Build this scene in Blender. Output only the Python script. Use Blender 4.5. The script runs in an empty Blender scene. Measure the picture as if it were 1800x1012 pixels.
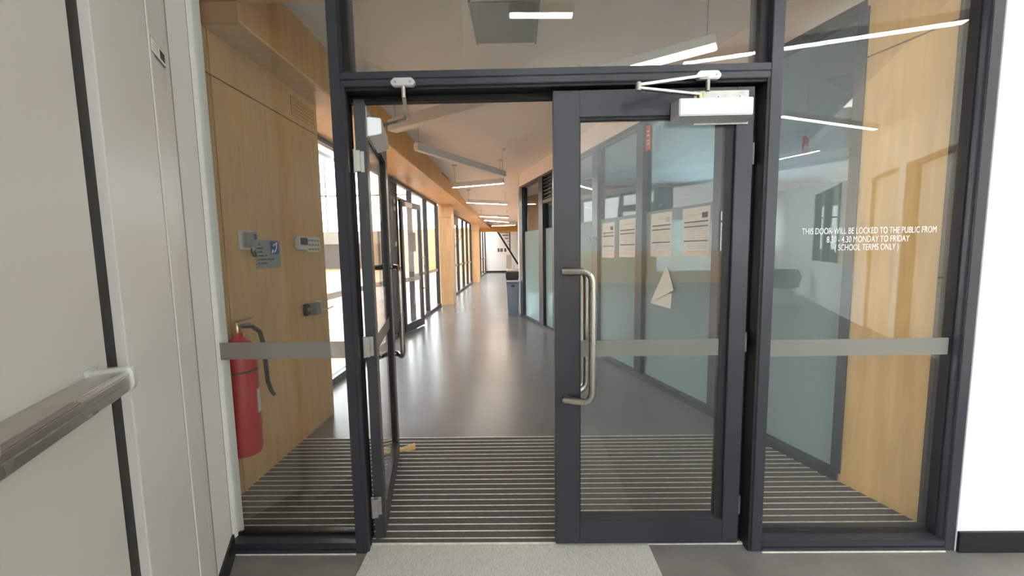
import bpy, bmesh, math, random
from mathutils import Matrix, Vector
random.seed(7)
SC = bpy.context.scene
COL = SC.collection
# ------------------------------------------------------------------ camera
F_PX, PITCH, YAW, ROLL, DIST, HEIGHT = 697.2655, -0.0946, 0.0152, 0.0165, 1.7193, 1.40
def camera():
    R = Vector((math.cos(YAW), math.sin(YAW), 0)); Fw = Vector((-math.sin(YAW), math.cos(YAW), 0)); U = Vector((0, 0, 1))
    F2 = Fw*math.cos(PITCH) + U*math.sin(PITCH); U2 = -Fw*math.sin(PITCH) + U*math.cos(PITCH)
    R3 = R*math.cos(ROLL) - U2*math.sin(ROLL); U3 = R*math.sin(ROLL) + U2*math.cos(ROLL)
    c = bpy.data.cameras.new('camera'); c.sensor_width = 36; c.lens = F_PX/1800*36; c.clip_start = .02; c.clip_end = 300
    o = bpy.data.objects.new('camera', c); COL.objects.link(o)
    m = Matrix((R3, U3, -F2)).transposed().to_4x4(); m.translation = Vector((0, -DIST, HEIGHT)); o.matrix_world = m
    SC.camera = o
camera()
# ------------------------------------------------------------------ world, view
SKY = 12.0
W = bpy.data.worlds.new('sky'); SC.world = W; W.use_nodes = True
bg = W.node_tree.nodes['Background']; bg.inputs[0].default_value = (.90, .96, 1.0, 1); bg.inputs[1].default_value = SKY
SC.view_settings.view_transform = 'Standard'; SC.view_settings.look = 'None'
SC.view_settings.gamma = 1; SC.view_settings.use_curve_mapping = False
SC.view_settings.exposure = 0.55
cy = SC.cycles
cy.use_denoising = True; cy.max_bounces = 9; cy.diffuse_bounces = 4; cy.glossy_bounces = 4; cy.transparent_max_bounces = 20
cy.use_adaptive_sampling = True; cy.adaptive_threshold = .05
cy.sample_clamp_indirect = 8
CORRIDOR_LAMP, FOYER_LAMP = 62.0, 40.0
def portal(name, loc, rot, sx, sy):
    l = bpy.data.lights.new(name, 'AREA'); l.shape = 'RECTANGLE'; l.size = sx; l.size_y = sy; l.cycles.is_portal = True
    o = bpy.data.objects.new(name, l); o.location = loc; o.rotation_euler = rot; COL.objects.link(o)
PI = math.pi
portal('daylight_portal_foyer', (-3.75, -4.95, 2.1), (PI/2, 0, 0), 2.5, 4.0)     # faces +Y
portal('daylight_portal_side', (-.02, -9.5, 2.1), (PI/2, 0, -PI/2), 8.8, 4.0)     # faces +X
for k in range(3): portal('daylight_portal_hall', (-12, 5.25+10*k, 9.88), (0, 0, 0), 19, 3.3)

# ------------------------------------------------------------------ helpers
def lin(c): return tuple((v/255/12.92 if v/255 <= .04045 else ((v/255+.055)/1.055)**2.4) for v in c)
def new_mat(name):
    m = bpy.data.materials.new(name); m.use_nodes = True; nt = m.node_tree
    for n in list(nt.nodes): nt.nodes.remove(n)
    out = nt.nodes.new('ShaderNodeOutputMaterial')
    return m, nt, out
def mat(name, col, rough=.5, metal=0, var=.06, scale=6, stretch=(1, 1, 1), bump=0, spec=.5, rvar=0, col2=None, detail=4, emit=None):
    """procedural principled material: colour varied by stretched noise"""
    m, nt, out = new_mat(name)
    N, L = nt.nodes, nt.links
    p = N.new('ShaderNodeBsdfPrincipled'); L.new(p.outputs[0], out.inputs[0])
    p.inputs['Roughness'].default_value = rough; p.inputs['Metallic'].default_value = metal
    p.inputs['Specular IOR Level'].default_value = spec
    tc = N.new('ShaderNodeTexCoord'); mp = N.new('ShaderNodeMapping'); L.new(tc.outputs['Object'], mp.inputs[0]); mp.inputs['Scale'].default_value = stretch
    nz = N.new('ShaderNodeTexNoise'); nz.inputs['Scale'].default_value = scale; nz.inputs['Detail'].default_value = detail; L.new(mp.outputs[0], nz.inputs['Vector'])
    rp = N.new('ShaderNodeValToRGB'); L.new(nz.outputs['Fac'], rp.inputs[0])
    c1 = tuple(min(1, v*(1-var)) for v in col); c2 = col2 or tuple(min(1, v*(1+var)) for v in col)
    rp.color_ramp.elements[0].color = (*c1, 1); rp.color_ramp.elements[1].color = (*c2, 1)
    rp.color_ramp.elements[0].position = .3; rp.color_ramp.elements[1].position = .7
    L.new(rp.outputs[0], p.inputs['Base Color'])
    if rvar:
        mr = N.new('ShaderNodeMapRange'); L.new(nz.outputs['Fac'], mr.inputs[0]); mr.inputs[1].default_value = .3; mr.inputs[2].default_value = .7
        mr.inputs[3].default_value = rough-rvar; mr.inputs[4].default_value = rough+rvar; L.new(mr.outputs[0], p.inputs['Roughness'])
    if bump:
        b = N.new('ShaderNodeBump'); b.inputs['Strength'].default_value = bump; b.inputs['Distance'].default_value = .004
        L.new(nz.outputs['Fac'], b.inputs['Height']); L.new(b.outputs[0], p.inputs['Normal'])
    if emit:
        p.inputs['Emission Color'].default_value = (*emit[0], 1); p.inputs['Emission Strength'].default_value = emit[1]
    return m
def glass(name, tint=(.93, .96, .94), ior=1.52):
    """thin architectural glass: tinted see-through plus Fresnel mirror on both faces"""
    m, nt, out = new_mat(name); N, L = nt.nodes, nt.links
    t = N.new('ShaderNodeBsdfTransparent'); t.inputs[0].default_value = (*[math.sqrt(v) for v in tint], 1)
    g = N.new('ShaderNodeBsdfGlossy'); g.inputs['Roughness'].default_value = 0.0; g.inputs[0].default_value = (1, 1, 1, 1)
    ge = N.new('ShaderNodeNewGeometry'); mr = N.new('ShaderNodeMapRange'); L.new(ge.outputs['Backfacing'], mr.inputs[0])
    mr.inputs[3].default_value = ior; mr.inputs[4].default_value = 1/ior
    fr = N.new('ShaderNodeFresnel'); L.new(mr.outputs[0], fr.inputs[0])
    mx = N.new('ShaderNodeMixShader'); L.new(fr.outputs[0], mx.inputs[0]); L.new(t.outputs[0], mx.inputs[1]); L.new(g.outputs[0], mx.inputs[2])
    L.new(mx.outputs[0], out.inputs[0]); return m
def film(name, col, clear=.12, translucent=.5):
    """frosted film: diffuse + translucent + a little see-through"""
    m, nt, out = new_mat(name); N, L = nt.nodes, nt.links
    d = N.new('ShaderNodeBsdfDiffuse'); tr = N.new('ShaderNodeBsdfTranslucent'); t = N.new('ShaderNodeBsdfTransparent')
    nz = N.new('ShaderNodeTexNoise'); nz.inputs['Scale'].default_value = 3
    rp = N.new('ShaderNodeValToRGB'); L.new(nz.outputs['Fac'], rp.inputs[0])
    rp.color_ramp.elements[0].color = (*[v*.95 for v in col], 1); rp.color_ramp.elements[1].color = (*col, 1)
    for s in (d, tr): L.new(rp.outputs[0], s.inputs[0])
    a = N.new('ShaderNodeMixShader'); a.inputs[0].default_value = translucent; L.new(d.outputs[0], a.inputs[1]); L.new(tr.outputs[0], a.inputs[2])
    b = N.new('ShaderNodeMixShader'); b.inputs[0].default_value = clear; L.new(a.outputs[0], b.inputs[1]); L.new(t.outputs[0], b.inputs[2])
    L.new(b.outputs[0], out.inputs[0]); return m
def lamp_mat(name, col, strength):
    m, nt, out = new_mat(name); e = nt.nodes.new('ShaderNodeEmission'); e.inputs[0].default_value = (*col, 1); e.inputs[1].default_value = strength
    nt.links.new(e.outputs[0], out.inputs[0]); return m
def plywood(name, col, var=.10):
    """birch ply: long vertical grain, faint figure"""
    m, nt, out = new_mat(name); N, L = nt.nodes, nt.links
    p = N.new('ShaderNodeBsdfPrincipled'); L.new(p.outputs[0], out.inputs[0]); p.inputs['Roughness'].default_value = .38
    p.inputs['Specular IOR Level'].default_value = .4
    tc = N.new('ShaderNodeTexCoord'); mp = N.new('ShaderNodeMapping'); L.new(tc.outputs['Object'], mp.inputs[0]); mp.inputs['Scale'].default_value = (9, 9, .7)
    a = N.new('ShaderNodeTexNoise'); a.inputs['Scale'].default_value = 2.2; a.inputs['Detail'].default_value = 7; a.inputs['Distortion'].default_value = .6; L.new(mp.outputs[0], a.inputs['Vector'])
    b = N.new('ShaderNodeTexNoise'); b.inputs['Scale'].default_value = 1.1; L.new(tc.outputs['Object'], b.inputs['Vector'])
    ad = N.new('ShaderNodeMath'); ad.operation = 'ADD'; L.new(a.outputs['Fac'], ad.inputs[0])
    ml = N.new('ShaderNodeMath'); ml.operation = 'MULTIPLY'; ml.inputs[1].default_value = .6; L.new(b.outputs['Fac'], ml.inputs[0]); L.new(ml.outputs[0], ad.inputs[1])
    rp = N.new('ShaderNodeValToRGB'); L.new(ad.outputs[0], rp.inputs[0]); rp.color_ramp.elements[0].position = .6; rp.color_ramp.elements[1].position = 1.0
    rp.color_ramp.elements[0].color = (*[v*(1-var) for v in col], 1); rp.color_ramp.elements[1].color = (*[min(1, v*(1+var)) for v in col], 1)
    L.new(rp.outputs[0], p.inputs['Base Color']); return m
class MB:
    def __init__(s): s.v = []; s.f = []; s.mi = []; s.cur = 0
    def add(s, vs, fs):
        n = len(s.v); s.v += [tuple(p) for p in vs]; s.f += [tuple(i+n for i in f) for f in fs]; s.mi += [s.cur]*len(fs); return s
    def hexa(s, b, t):     # bottom quad, top quad (both ccw from above)
        return s.add(list(b)+list(t), [(3, 2, 1, 0), (4, 5, 6, 7), (0, 1, 5, 4), (1, 2, 6, 5), (2, 3, 7, 6), (3, 0, 4, 7)])
    def box(s, x0, x1, y0, y1, z0, z1):
        x0, x1 = min(x0, x1), max(x0, x1); y0, y1 = min(y0, y1), max(y0, y1); z0, z1 = min(z0, z1), max(z0, z1)
        q = [(x0, y0), (x1, y0), (x1, y1), (x0, y1)]
        return s.hexa([(a, b, z0) for a, b in q], [(a, b, z1) for a, b in q])
    def poly(s, pts, z0, z1):   # ccw polygon extruded in z
        n = len(pts)
        return s.add([(x, y, z0) for x, y in pts]+[(x, y, z1) for x, y in pts],
                     [tuple(range(n-1, -1, -1)), tuple(range(n, 2*n))]+[(i, (i+1) % n, n+(i+1) % n, n+i) for i in range(n)])
    def prism(s, prof, a, b, axis='x'):   # profile in the other two axes extruded a..b
        n = len(prof)
        def P(t, q): return (t, q[0], q[1]) if axis == 'x' else ((q[0], t, q[1]) if axis == 'y' else (q[0], q[1], t))
        return s.add([P(a, q) for q in prof]+[P(b, q) for q in prof],
                     [tuple(range(n-1, -1, -1)), tuple(range(n, 2*n))]+[(i, (i+1) % n, n+(i+1) % n, n+i) for i in range(n)])
    def tube(s, pts, r, n=12, caps=True):
        pts = [Vector(p) for p in pts]; rr = r if isinstance(r, (list, tuple)) else [r]*len(pts)
        t0 = (pts[1]-pts[0]).normalized(); u = t0.orthogonal().normalized(); base = len(s.v); rings = []
        for i, p in enumerate(pts):
            a = (pts[i]-pts[i-1]).normalized() if i else t0; b = (pts[i+1]-pts[i]).normalized() if i < len(pts)-1 else a
            t = (a+b).normalized(); u = (u - t*u.dot(t)).normalized(); w = t.cross(u)
            k = 1/max(.5, math.sqrt(max(.01, (1+a.dot(b))/2)))
            rings.append([p + (u*math.cos(2*PI*j/n) + w*math.sin(2*PI*j/n))*rr[i]*(k if 0 < i < len(pts)-1 else 1) for j in range(n)])
        vs = [q for R in rings for q in R]; fs = []
        for i in range(len(pts)-1):
            for j in range(n): fs.append((i*n+j, i*n+(j+1) % n, (i+1)*n+(j+1) % n, (i+1)*n+j))
        if caps: fs.append(tuple(range(n-1, -1, -1))); fs.append(tuple((len(pts)-1)*n+j for j in range(n)))
        return s.add(vs, fs)
    def lathe(s, prof, c=(0, 0, 0), n=24):   # profile (r,z)
        vs = []; fs = []; m = len(prof)
        for r, z in prof:
            for j in range(n): vs.append((c[0]+r*math.cos(2*PI*j/n), c[1]+r*math.sin(2*PI*j/n), c[2]+z))
        for i in range(m-1):
            for j in range(n): fs.append((i*n+j, i*n+(j+1) % n, (i+1)*n+(j+1) % n, (i+1)*n+j))
        fs.append(tuple(range(n-1, -1, -1))); fs.append(tuple((m-1)*n+j for j in range(n)))
        return s.add(vs, fs)
    def build(s, name, m, parent=None, smooth=False, bevel=0, M=None):
        me = bpy.data.meshes.new(name)
        vs = [M @ Vector(p) for p in s.v] if M else s.v
        me.from_pydata(vs, [], s.f)
        ms = m if isinstance(m, (list, tuple)) else [m]
        for q in ms: me.materials.append(q)
        for p, i in zip(me.polygons, s.mi): p.material_index = i
        bm = bmesh.new(); bm.from_mesh(me)
        bmesh.ops.recalc_face_normals(bm, faces=bm.faces)
        if bevel:
            bmesh.ops.remove_doubles(bm, verts=bm.verts, dist=1e-5)
            bmesh.ops.bevel(bm, geom=[e for e in bm.edges if len(e.link_faces) == 2 and e.calc_face_angle(0) > .5], offset=bevel, segments=2, affect='EDGES', clamp_overlap=True)
        bm.to_mesh(me); bm.free()
        if smooth:
            for p in me.polygons: p.use_smooth = True
            try: me.set_sharp_from_angle(angle=.7)
            except Exception: pass
        o = bpy.data.objects.new(name, me); COL.objects.link(o)
        if parent: o.parent = parent
        return o
def box(name, m, parent, x0, x1, y0, y1, z0, z1, bevel=0): return MB().box(x0, x1, y0, y1, z0, z1).build(name, m, parent, bevel=bevel)
def tag(o, label=None, cat=None, group=None, kind=None):
    for k, v in (('label', label), ('category', cat), ('group', group), ('kind', kind)):
        if v: o[k] = v
    return o
def empty(name, loc=(0, 0, 0), rz=0, label=None, cat=None, group=None, kind=None):
    o = bpy.data.objects.new(name, None); COL.objects.link(o); o.location = loc; o.rotation_euler = (0, 0, rz); o.empty_display_size = .1
    return tag(o, label, cat, group, kind)
def frame_matrix(o): return Matrix.Translation(o.location) @ Matrix.Rotation(o.rotation_euler[2], 4, 'Z')
def text_mesh(name, body, size, m, parent, M, xs=1.0, mirror=False, align='CENTER', ext=.0002):
    cu = bpy.data.curves.new(name, 'FONT'); cu.body = body; cu.size = size; cu.align_x = align; cu.extrude = ext
    t = bpy.data.objects.new(name+'_tmp', cu); COL.objects.link(t); bpy.context.view_layer.update()
    me = bpy.data.meshes.new_from_object(t.evaluated_get(bpy.context.evaluated_depsgraph_get()))
    bpy.data.objects.remove(t)
    S = Matrix.Diagonal((-xs if mirror else xs, 1, 1, 1)); me.transform(M @ S)
    me.materials.clear(); me.materials.append(m)
    o = bpy.data.objects.new(name, me); COL.objects.link(o); o.parent = parent; return o
def plane_M(origin, ux, uy):   # text x along ux, y along uy
    ux = Vector(ux).normalized(); uy = Vector(uy).normalized(); uz = ux.cross(uy)
    m = Matrix((ux, uy, uz)).transposed().to_4x4(); m.translation = Vector(origin); return m
def arc(c, r, a0, a1, n, f): return [f(c[0]+r*math.cos(a0+(a1-a0)*i/n), c[1]+r*math.sin(a0+(a1-a0)*i/n)) for i in range(n+1)]

# ------------------------------------------------------------------ materials
M_ALU = mat('charcoal_powdercoat', (.033, .036, .046), .32, var=.05, scale=5)
M_ALU2 = mat('charcoal_powdercoat_corridor', (.045, .053, .070), .34, var=.10, scale=10)
M_BLACK = mat('black_rubber_seal', (.008, .008, .010), .55, var=.2, scale=30)
M_STEEL = mat('brushed_stainless', (.50, .48, .45), .28, 1, var=.03, scale=2, rvar=.02)
M_SATIN = mat('satin_silver_paint', (.66, .67, .68), .34, .5, var=.02, scale=4)
M_ZINC = mat('worn_zinc', (.46, .45, .42), .38, .8, var=.12, scale=25)
M_PLY = plywood('birch_plywood', lin((220, 178, 122)))
M_PLYC = plywood('birch_plywood_pale', lin((226, 190, 146)))
M_PLYF = plywood('whitewashed_plywood', (.82, .71, .57))
M_REVEAL = plywood('shaded_reveal_timber', (.30, .16, .06))  # timber brown darkened to paint a recess side in shade; trims share it
M_BEIGE = mat('beige_enamel', lin((176, 168, 150)), .4, var=.03)
M_GAPGREY = mat('gap_shade_and_border_grey', (.34, .325, .30), .6, var=.05)  # flat grey: painted shade of the frame gap and lines, also sticker border
M_PLYG = plywood('golden_plywood', lin((214, 160, 84)))
M_GROOVE = mat('shadow_groove', (.05, .035, .02), .8)
M_WHITE = mat('white_wall_paint', (.80, .80, .79), .6, var=.015, scale=2)
M_DOORPAINT = mat('cream_door_paint', (.60, .582, .548), .42, var=.02, scale=3)
M_DOORFRAME = mat('cream_frame_paint', (.64, .63, .605), .38, var=.02, scale=3)
M_CEIL = mat('ceiling_plaster', (.84, .79, .765), .7, var=.02, scale=1.5)
M_CEILF = mat('foyer_ceiling_plaster', (.78, .78, .76), .7, var=.02, scale=1.5)
M_SKIRT = mat('black_skirting', (.010, .010, .012), .4, var=.2, scale=20)
M_FLOOR = mat('polished_concrete_vinyl', (.180, .178, .182), .25, var=.06, scale=.9, detail=3, spec=.6)
M_FLOORF = mat('foyer_dark_vinyl', (.21, .20, .19), .42, var=.14, scale=5, detail=8, rvar=.06)
M_RUNNER = mat('grey_ribbed_carpet', (.60, .585, .555), .9, var=.20, scale=110, stretch=(3, .5, 1), bump=.5)
M_INSERT = mat('mat_charcoal_pile', (.125, .113, .110), .95, var=.3, scale=220, bump=.6)
M_STRIP = mat('mat_aluminium_strip', (.88, .86, .74), .4, .15, var=.15, scale=30)
M_GLASS = glass('clear_glass', (.92, .945, .93))
M_GLASSR = glass('green_tinted_glass', (.70, .81, .82))
M_HALLGLASS = glass('hall_glass', (.92, .95, .95))
M_BAND = film('frosted_safety_band', (.40, .395, .37), .34, .35)
M_FILM = film('frosted_teal_film', (.50, .61, .61), .16, .45)
M_RED = mat('red_paint', lin((200, 30, 38)), .3, var=.05)
M_REDSIGN = mat('red_sign', lin((205, 38, 48)), .45, var=.05)
M_WPLASTIC = mat('white_plastic', (.72, .72, .68), .4, var=.02)
M_GPLASTIC = mat('grey_plastic', lin((150, 152, 150)), .45, var=.03)
M_DPLASTIC = mat('dark_plastic', (.03, .03, .032), .45, var=.1)
M_PAPER = mat('paper', (.86, .84, .79), .8, var=.02)
M_INK = mat('ink_black', (.06, .055, .06), .8, var=.1)
M_INKG = mat('ink_grey', (.62, .59, .55), .8, var=.08, scale=60)
M_TEXT = mat('white_vinyl_lettering', (.85, .85, .83), .6, var=.02)
M_BLUE = mat('sign_blue', lin((40, 88, 160)), .45, var=.03)
M_SIGN = mat('sign_silver_grey', lin((150, 156, 158)), .4, var=.03)
M_BRASS = mat('brass', (.62, .47, .20), .3, 1, var=.1)
M_PENDANT = mat('pendant_white', (.70, .68, .65), .5, var=.02)
M_LIT = lamp_mat('corridor_lamp', (1.0, .87, .74), CORRIDOR_LAMP)
M_LITN = lamp_mat('lobby_lamp', (1.0, .90, .80), 7.0)
M_LITF = lamp_mat('foyer_lamp', (.97, .98, 1.0), FOYER_LAMP)
M_UNLIT = mat('pendant_diffuser_off', (.80, .78, .74), .4, var=.01)
M_BIN = mat('bin_grey_blue', lin((128, 140, 160)), .5, var=.04)
M_TIMBERFLOOR = mat('sports_hall_timber', lin((196, 138, 80)), .4, var=.14, scale=3, stretch=(6, .35, 1), detail=6)
M_HALLDARK = mat('hall_dark_panel', (.05, .05, .055), .6, var=.1)
M_TAN = mat('tan_wood', lin((222, 176, 112)), .6, var=.15, scale=8, stretch=(1, 8, 8))
M_ROOM = mat('room_grey_blue', lin((140, 156, 164)), .6, var=.03)
M_CHAIR = mat('chair_grey_fabric', lin((120, 112, 108)), .9, var=.1, scale=40)
M_FCARPET = M_FLOORF
M_HATCH = mat('hatch_grey_teal', lin((140, 150, 148)), .5, var=.03)

# ------------------------------------------------------------------ frames of the angled walls
RW_ANG = math.atan2(.9578, -.2876); RWL = 1/.9578          # right glazed wall: local x deeper, +y towards the corridor
def rw_empty(name, **k): return empty(name, (2.0475, 0, 0), RW_ANG, **k)
LW_ANG = math.atan2(-.8982, .4396)                          # fire-door wall: local x towards the camera, +y faces the foyer
def lw_empty(name, **k): return empty(name, (-1.3551, 0, 0), LW_ANG, **k)
FW_ANG = math.atan2(-.9074, .4203)                          # far foyer wall with doors: local x away from the screen, -y faces the foyer
def fw_empty(name, **k): return empty(name, (3.6016, 0, 0), FW_ANG, **k)
def rwx(y): return 2.0475 - .3003*y
H_C, H_F = 2.95, 4.2

# ================================================================== SETTING
# floors
f = MB().poly([(-2.01, .05), (2.033, .05), (.05, 6.65), (.05, 17.0), (4.0, 17.0), (4.0, 23.6), (-2.01, 23.6)], -.1, 0).build('floor', M_FLOOR)
tag(f, 'grey polished corridor floor running away beyond the glass doors', 'floor', kind='structure')
f = MB().poly([(-5, -5), (-.1, -5), (-.1, -14), (12.5, -14), (12.5, -6), (6, .1), (3.5, .05), (-5, .05)], -.1, 0).build('floor_foyer', M_FLOORF)
tag(f, 'dark grey foyer floor in front of the glass doors', 'floor', kind='structure')
f = MB().box(-22, -2.01, .3, 34, -.1, 0).build('floor_hall', M_TIMBERFLOOR)
tag(f, 'pale timber floor of the sports hall beyond the corridor windows', 'floor', kind='structure')
f = MB().poly([(2.1, .1), (6.5, .1), (6.5, 6.9), (.10, 6.9), (.06, 6.65)], -.1, .0).build('floor_office', M_FLOORF)
tag(f, 'dark floor of the room behind the frosted glazed wall', 'floor', kind='structure')
# ceilings
c = MB().poly([(-1.47, .1), (2.2, .1), (.12, 6.5), (-1.47, 6.5)], H_C, H_C+.1).build('ceiling', M_CEIL)
tag(c, 'smooth beige corridor ceiling just beyond the doors', 'ceiling', kind='structure')
b = [(-1.47, 6.4, 2.95), (.12, 6.4, 2.95), (.12, 10, 2.76), (-1.47, 10, 2.76)]
c = MB().hexa(b, [(x, y, z+.1) for x, y, z in b]).box(-1.47, .12, 10, 17, 2.76, 2.86).box(-1.47, 4.05, 17, 23.65, 2.76, 2.86).build('ceiling_far', M_CEIL)
tag(c, 'bright far corridor ceiling lit by a row of lamps', 'ceiling', kind='structure')
c = MB().poly([(-5, -5), (-.1, -5), (-.1, -14), (12.5, -14), (12.5, -6), (6, .1), (-5, .1)], H_F, H_F+.1).build('ceiling_foyer', M_CEILF)
tag(c, 'high pale ceiling of the foyer, seen only as a reflection', 'ceiling', kind='structure')
c = MB().poly([(2.1, .1), (6.5, .1), (6.5, 6.9), (.10, 6.9), (.06, 6.65)], 2.72, 2.8).build('ceiling_office', M_ROOM)
tag(c, 'ceiling of the dim room behind the frosted glazed wall', 'ceiling', kind='structure')
rl = MB().box(-2.0, -1.47, 20.0, 23.6, 2.80, 2.81).build('added_window_8', M_HALLGLASS); tag(rl, 'narrow rooflight added to brighten the far end wall', 'rooflight', kind='structure')  # pane over a ceiling gap, added to keep the end wall bright
# ceiling hatch
h = empty('ceiling_hatch', (-.06, 1.16, H_C), 0, 'square grey access hatch in the ceiling above the doors', 'hatch')
box('panel', M_HATCH, h, -.21, .21, -.245, .245, -.008, .0); box('rim', M_HATCH, h, -.225, -.212, -.26, .26, -.01, 0); box('rim', M_HATCH, h, .212, .225, -.26, .26, -.01, 0)

# --- plywood wall, left of corridor, X=-1.636
wl = empty('wall_left', (-1.636, 0, 0), 0, 'birch plywood wall with thin joints left of the doors', 'wall', kind='structure')
box('backing', M_GROOVE, wl, -.35, -.012, .0, 1.62, 0, 2.95)
gy, gz = .487, 2.367
for (y0, y1, z0, z1) in ((0.0, gy-.004, .0, gz-.004), (gy+.004, 1.638, .0, gz-.004), (0.0, gy-.004, gz+.004, 2.70), (gy+.004, 1.638, gz+.004, 2.602)):
    box('panel', M_PLY, wl, -.02, 0, y0, y1, z0, z1)
box('return_panel', M_PLY, wl, -.374, -.02, 1.618, 1.638, 0, 2.602)
# --- plywood bulkhead above the left glazing (soffit + face panels)
bk = empty('bulkhead', (0, 0, 2.6), 0, 'golden plywood bulkhead running along the corridor ceiling edge', 'bulkhead', kind='structure')
ys = [.455, 1.33, 2.54, 3.72, 4.88, 6.04, 7.3, 8.6, 10.2, 12, 14, 15.8, 18, 20]
for i in range(len(ys)-1):
    y0, y1 = ys[i]+.003, ys[i+1]-.003; zt = .35 if ys[i] < 6 else .30
    box('soffit_panel', M_PLYC, bk, -2.03, -1.43, y0, y1, 0, .018)
    box('face_panel', M_PLYG, bk, -1.448, -1.43, y0, y1, .019, zt)
box('end_panel', M_PLY, bk, -1.636, -1.43, .437, .455, 0, .11)
box('core', M_GROOVE, bk, -2.03, -1.45, .46, 20, .02, .34)
lt = MB().box(-1.66, 2.2, .115, .46, 2.702, 3.2).build('lintel_panel', M_PLY)
tag(lt, 'plywood lintel above the glass screen', 'lintel', kind='structure')
fb = MB().box(-2.0, .1, 20.0, 20.3, 2.42, 2.76).build('beam_far', M_PLYG)
tag(fb, 'golden plywood beam across the far end of the corridor', 'beam', kind='structure')

# --- right wall (angled): plywood leaf then glazing
wr = rw_empty('wall_right', label='plywood wall panels between the right sidelight and the glazed wall', cat='wall', kind='structure')
s0, s1 = .10*RWL, .548*RWL
box('backing', M_GROOVE, wr, s0, s1, -.12, -.02, 0, 2.95)
box('panel', M_PLY, wr, s0, s1, -.022, 0, 0.0, 2.392)
box('panel', M_PLY, wr, s0, s1, -.022, 0, 2.400, 2.95)
gw = rw_empty('wall_right_glazed', label='dark-framed glazed wall with frosted lower panes right of the corridor', cat='glazed wall', kind='structure')
gs = [.56, 1.50, 2.53, 3.47, 4.86, 5.40, 6.52]      # mullion centres in world Y
box('fascia', M_CEIL, gw, s1, 6.63*RWL, -.12, .0, 2.70, 2.95)
box('head', M_ALU2, gw, s1, 6.63*RWL, -.10, .0, 2.655, 2.70)
box('sill', M_ALU2, gw, s1, 6.63*RWL, -.10, .02, 0, .055)
for i, g in enumerate(gs):
    w = (.05, .10, .115, .14, .05, .20, .16)[i]/2*RWL
    box('mullion', M_ALU2, gw, g*RWL-w, g*RWL+w, -.10, (.012, .004, .004, .004, .004, .012, .012)[i], .055, 2.655)
for i in range(len(gs)-1):
    a, b_ = gs[i]*RWL+.03, gs[i+1]*RWL-.03
    if i == 4: continue
    box('pane', M_GLASSR, gw, a, b_, -.055, -.047, .05, 2.66)
    box('frosted_film', M_FILM, gw, a, b_, -.0465, -.0460, .055, 1.77)
# glazed door bay with louvre above (between mullions 4 and 5)
box('pane', M_GLASSR, gw, 4.88*RWL, 5.32*RWL, -.055, -.047, .05, 2.2)
box('frosted_film', M_FILM, gw, 4.88*RWL, 5.32*RWL, -.0465, -.0460, .055, 1.77)
box('transom', M_ALU2, gw, 4.86*RWL, 5.4*RWL, -.10, .005, 2.2, 2.26)
for k in range(6): box('louvre_blade', M_DPLASTIC, gw, 4.88*RWL, 5.32*RWL, -.07, -.01, 2.28+k*.062, 2.30+k*.062)
# white wall end and corridor wall beyond it
w2 = MB().box(.035, .20, 6.66, 17.0, 0, 2.95).build('wall_corridor', M_WHITE)
tag(w2, 'white wall end past the glazed wall behind the bin', 'wall', kind='structure')
w3 = MB().box(-2.1, 4.1, 23.6, 23.8, 0, 3.0).box(4.0, 4.15, 16.9, 23.6, 0, 3.0).box(.2, 4.0, 16.85, 17.0, 0, 3.0).build('wall_end', M_WHITE)
tag(w3, 'bright white wall closing the far end of the corridor', 'wall', kind='structure')
bs = MB().box(-2.0, 3.9, 23.57, 23.6, 0, .12).build('baseboard_end', M_SKIRT); tag(bs, 'dark skirting along the far white wall', 'baseboard', kind='structure')

# --- foyer: white wall right of the screen, skirting
wf = MB().box(1.978, 3.62, -.002, .12, 0, H_F).build('wall_front', M_WHITE)
tag(wf, 'bright white wall right of the glass screen', 'wall', kind='structure')
bs = MB().box(1.980, 3.59, -.014, -.002, 0, .098).build('baseboard_front', M_SKIRT)
tag(bs, 'black skirting under the white wall beside the screen', 'baseboard', kind='structure')
wu = MB().box(-1.40, 1.98, .0, .11, 3.2, H_F).build('wall_above_screen', M_WHITE); tag(wu, 'wall above the glass screen, out of view', 'wall', kind='structure')
# --- foyer back walls; the big unseen windows are added to light the foyer
bw = empty('added_window_1', (0, -5, 0), 0, 'wide glazing added unseen behind the viewer to light the foyer', 'window', kind='structure')
for x in (-5, -3.75, -2.5): box('mullion', M_ALU, bw, x-.03, x+.03, -.1, 0, 0, H_F)
box('head', M_ALU, bw, -5, -2.5, -.1, 0, 4.12, 4.2); box('sill', M_ALU, bw, -5, -2.5, -.1, 0, 0, .08); box('side_panel', M_WHITE, bw, -2.47, -.1, -.1, 0, 0, 4.2)
for i, x in enumerate((-5, -3.75)): box('pane', M_GLASS, bw, x+.03, x+(1.22 if i < 3 else 1.07), -.055, -.047, .08, 4.12)
wv = MB().box(-5.15, -5.03, -5.1, .1, 0, H_F).box(-5.1, -1.37, -.0, .1, 0, H_F).build('wall_foyer_side', M_WHITE); tag(wv, 'foyer side wall behind the fire door wall', 'wall', kind='structure')
wv = empty('added_window_7', (-.1, 0, 0), 0, 'long side glazing added behind the viewer to light the foyer wall', 'window', kind='structure')  # unseen glazing added edge-on to throw daylight onto the door wall
for k in range(7): box('mullion', M_ALU, wv, -.12, 0, -14+1.48*k-.03, -14+1.48*k+.03, 0, H_F)
for k in range(6): box('pane', M_GLASS, wv, -.06, -.05, -13.97+1.48*k, -12.55+1.48*k, .08, 4.12)
box('head', M_ALU, wv, -.12, 0, -14, -5.1, 4.12, 4.2); box('sill', M_ALU, wv, -.12, 0, -14, -5.1, 0, .08)
wb = empty('wall_foyer_end', (0, -14, 0), 0, 'end wall of the foyer with a strip window, seen as a reflection', 'wall', kind='structure')
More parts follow.
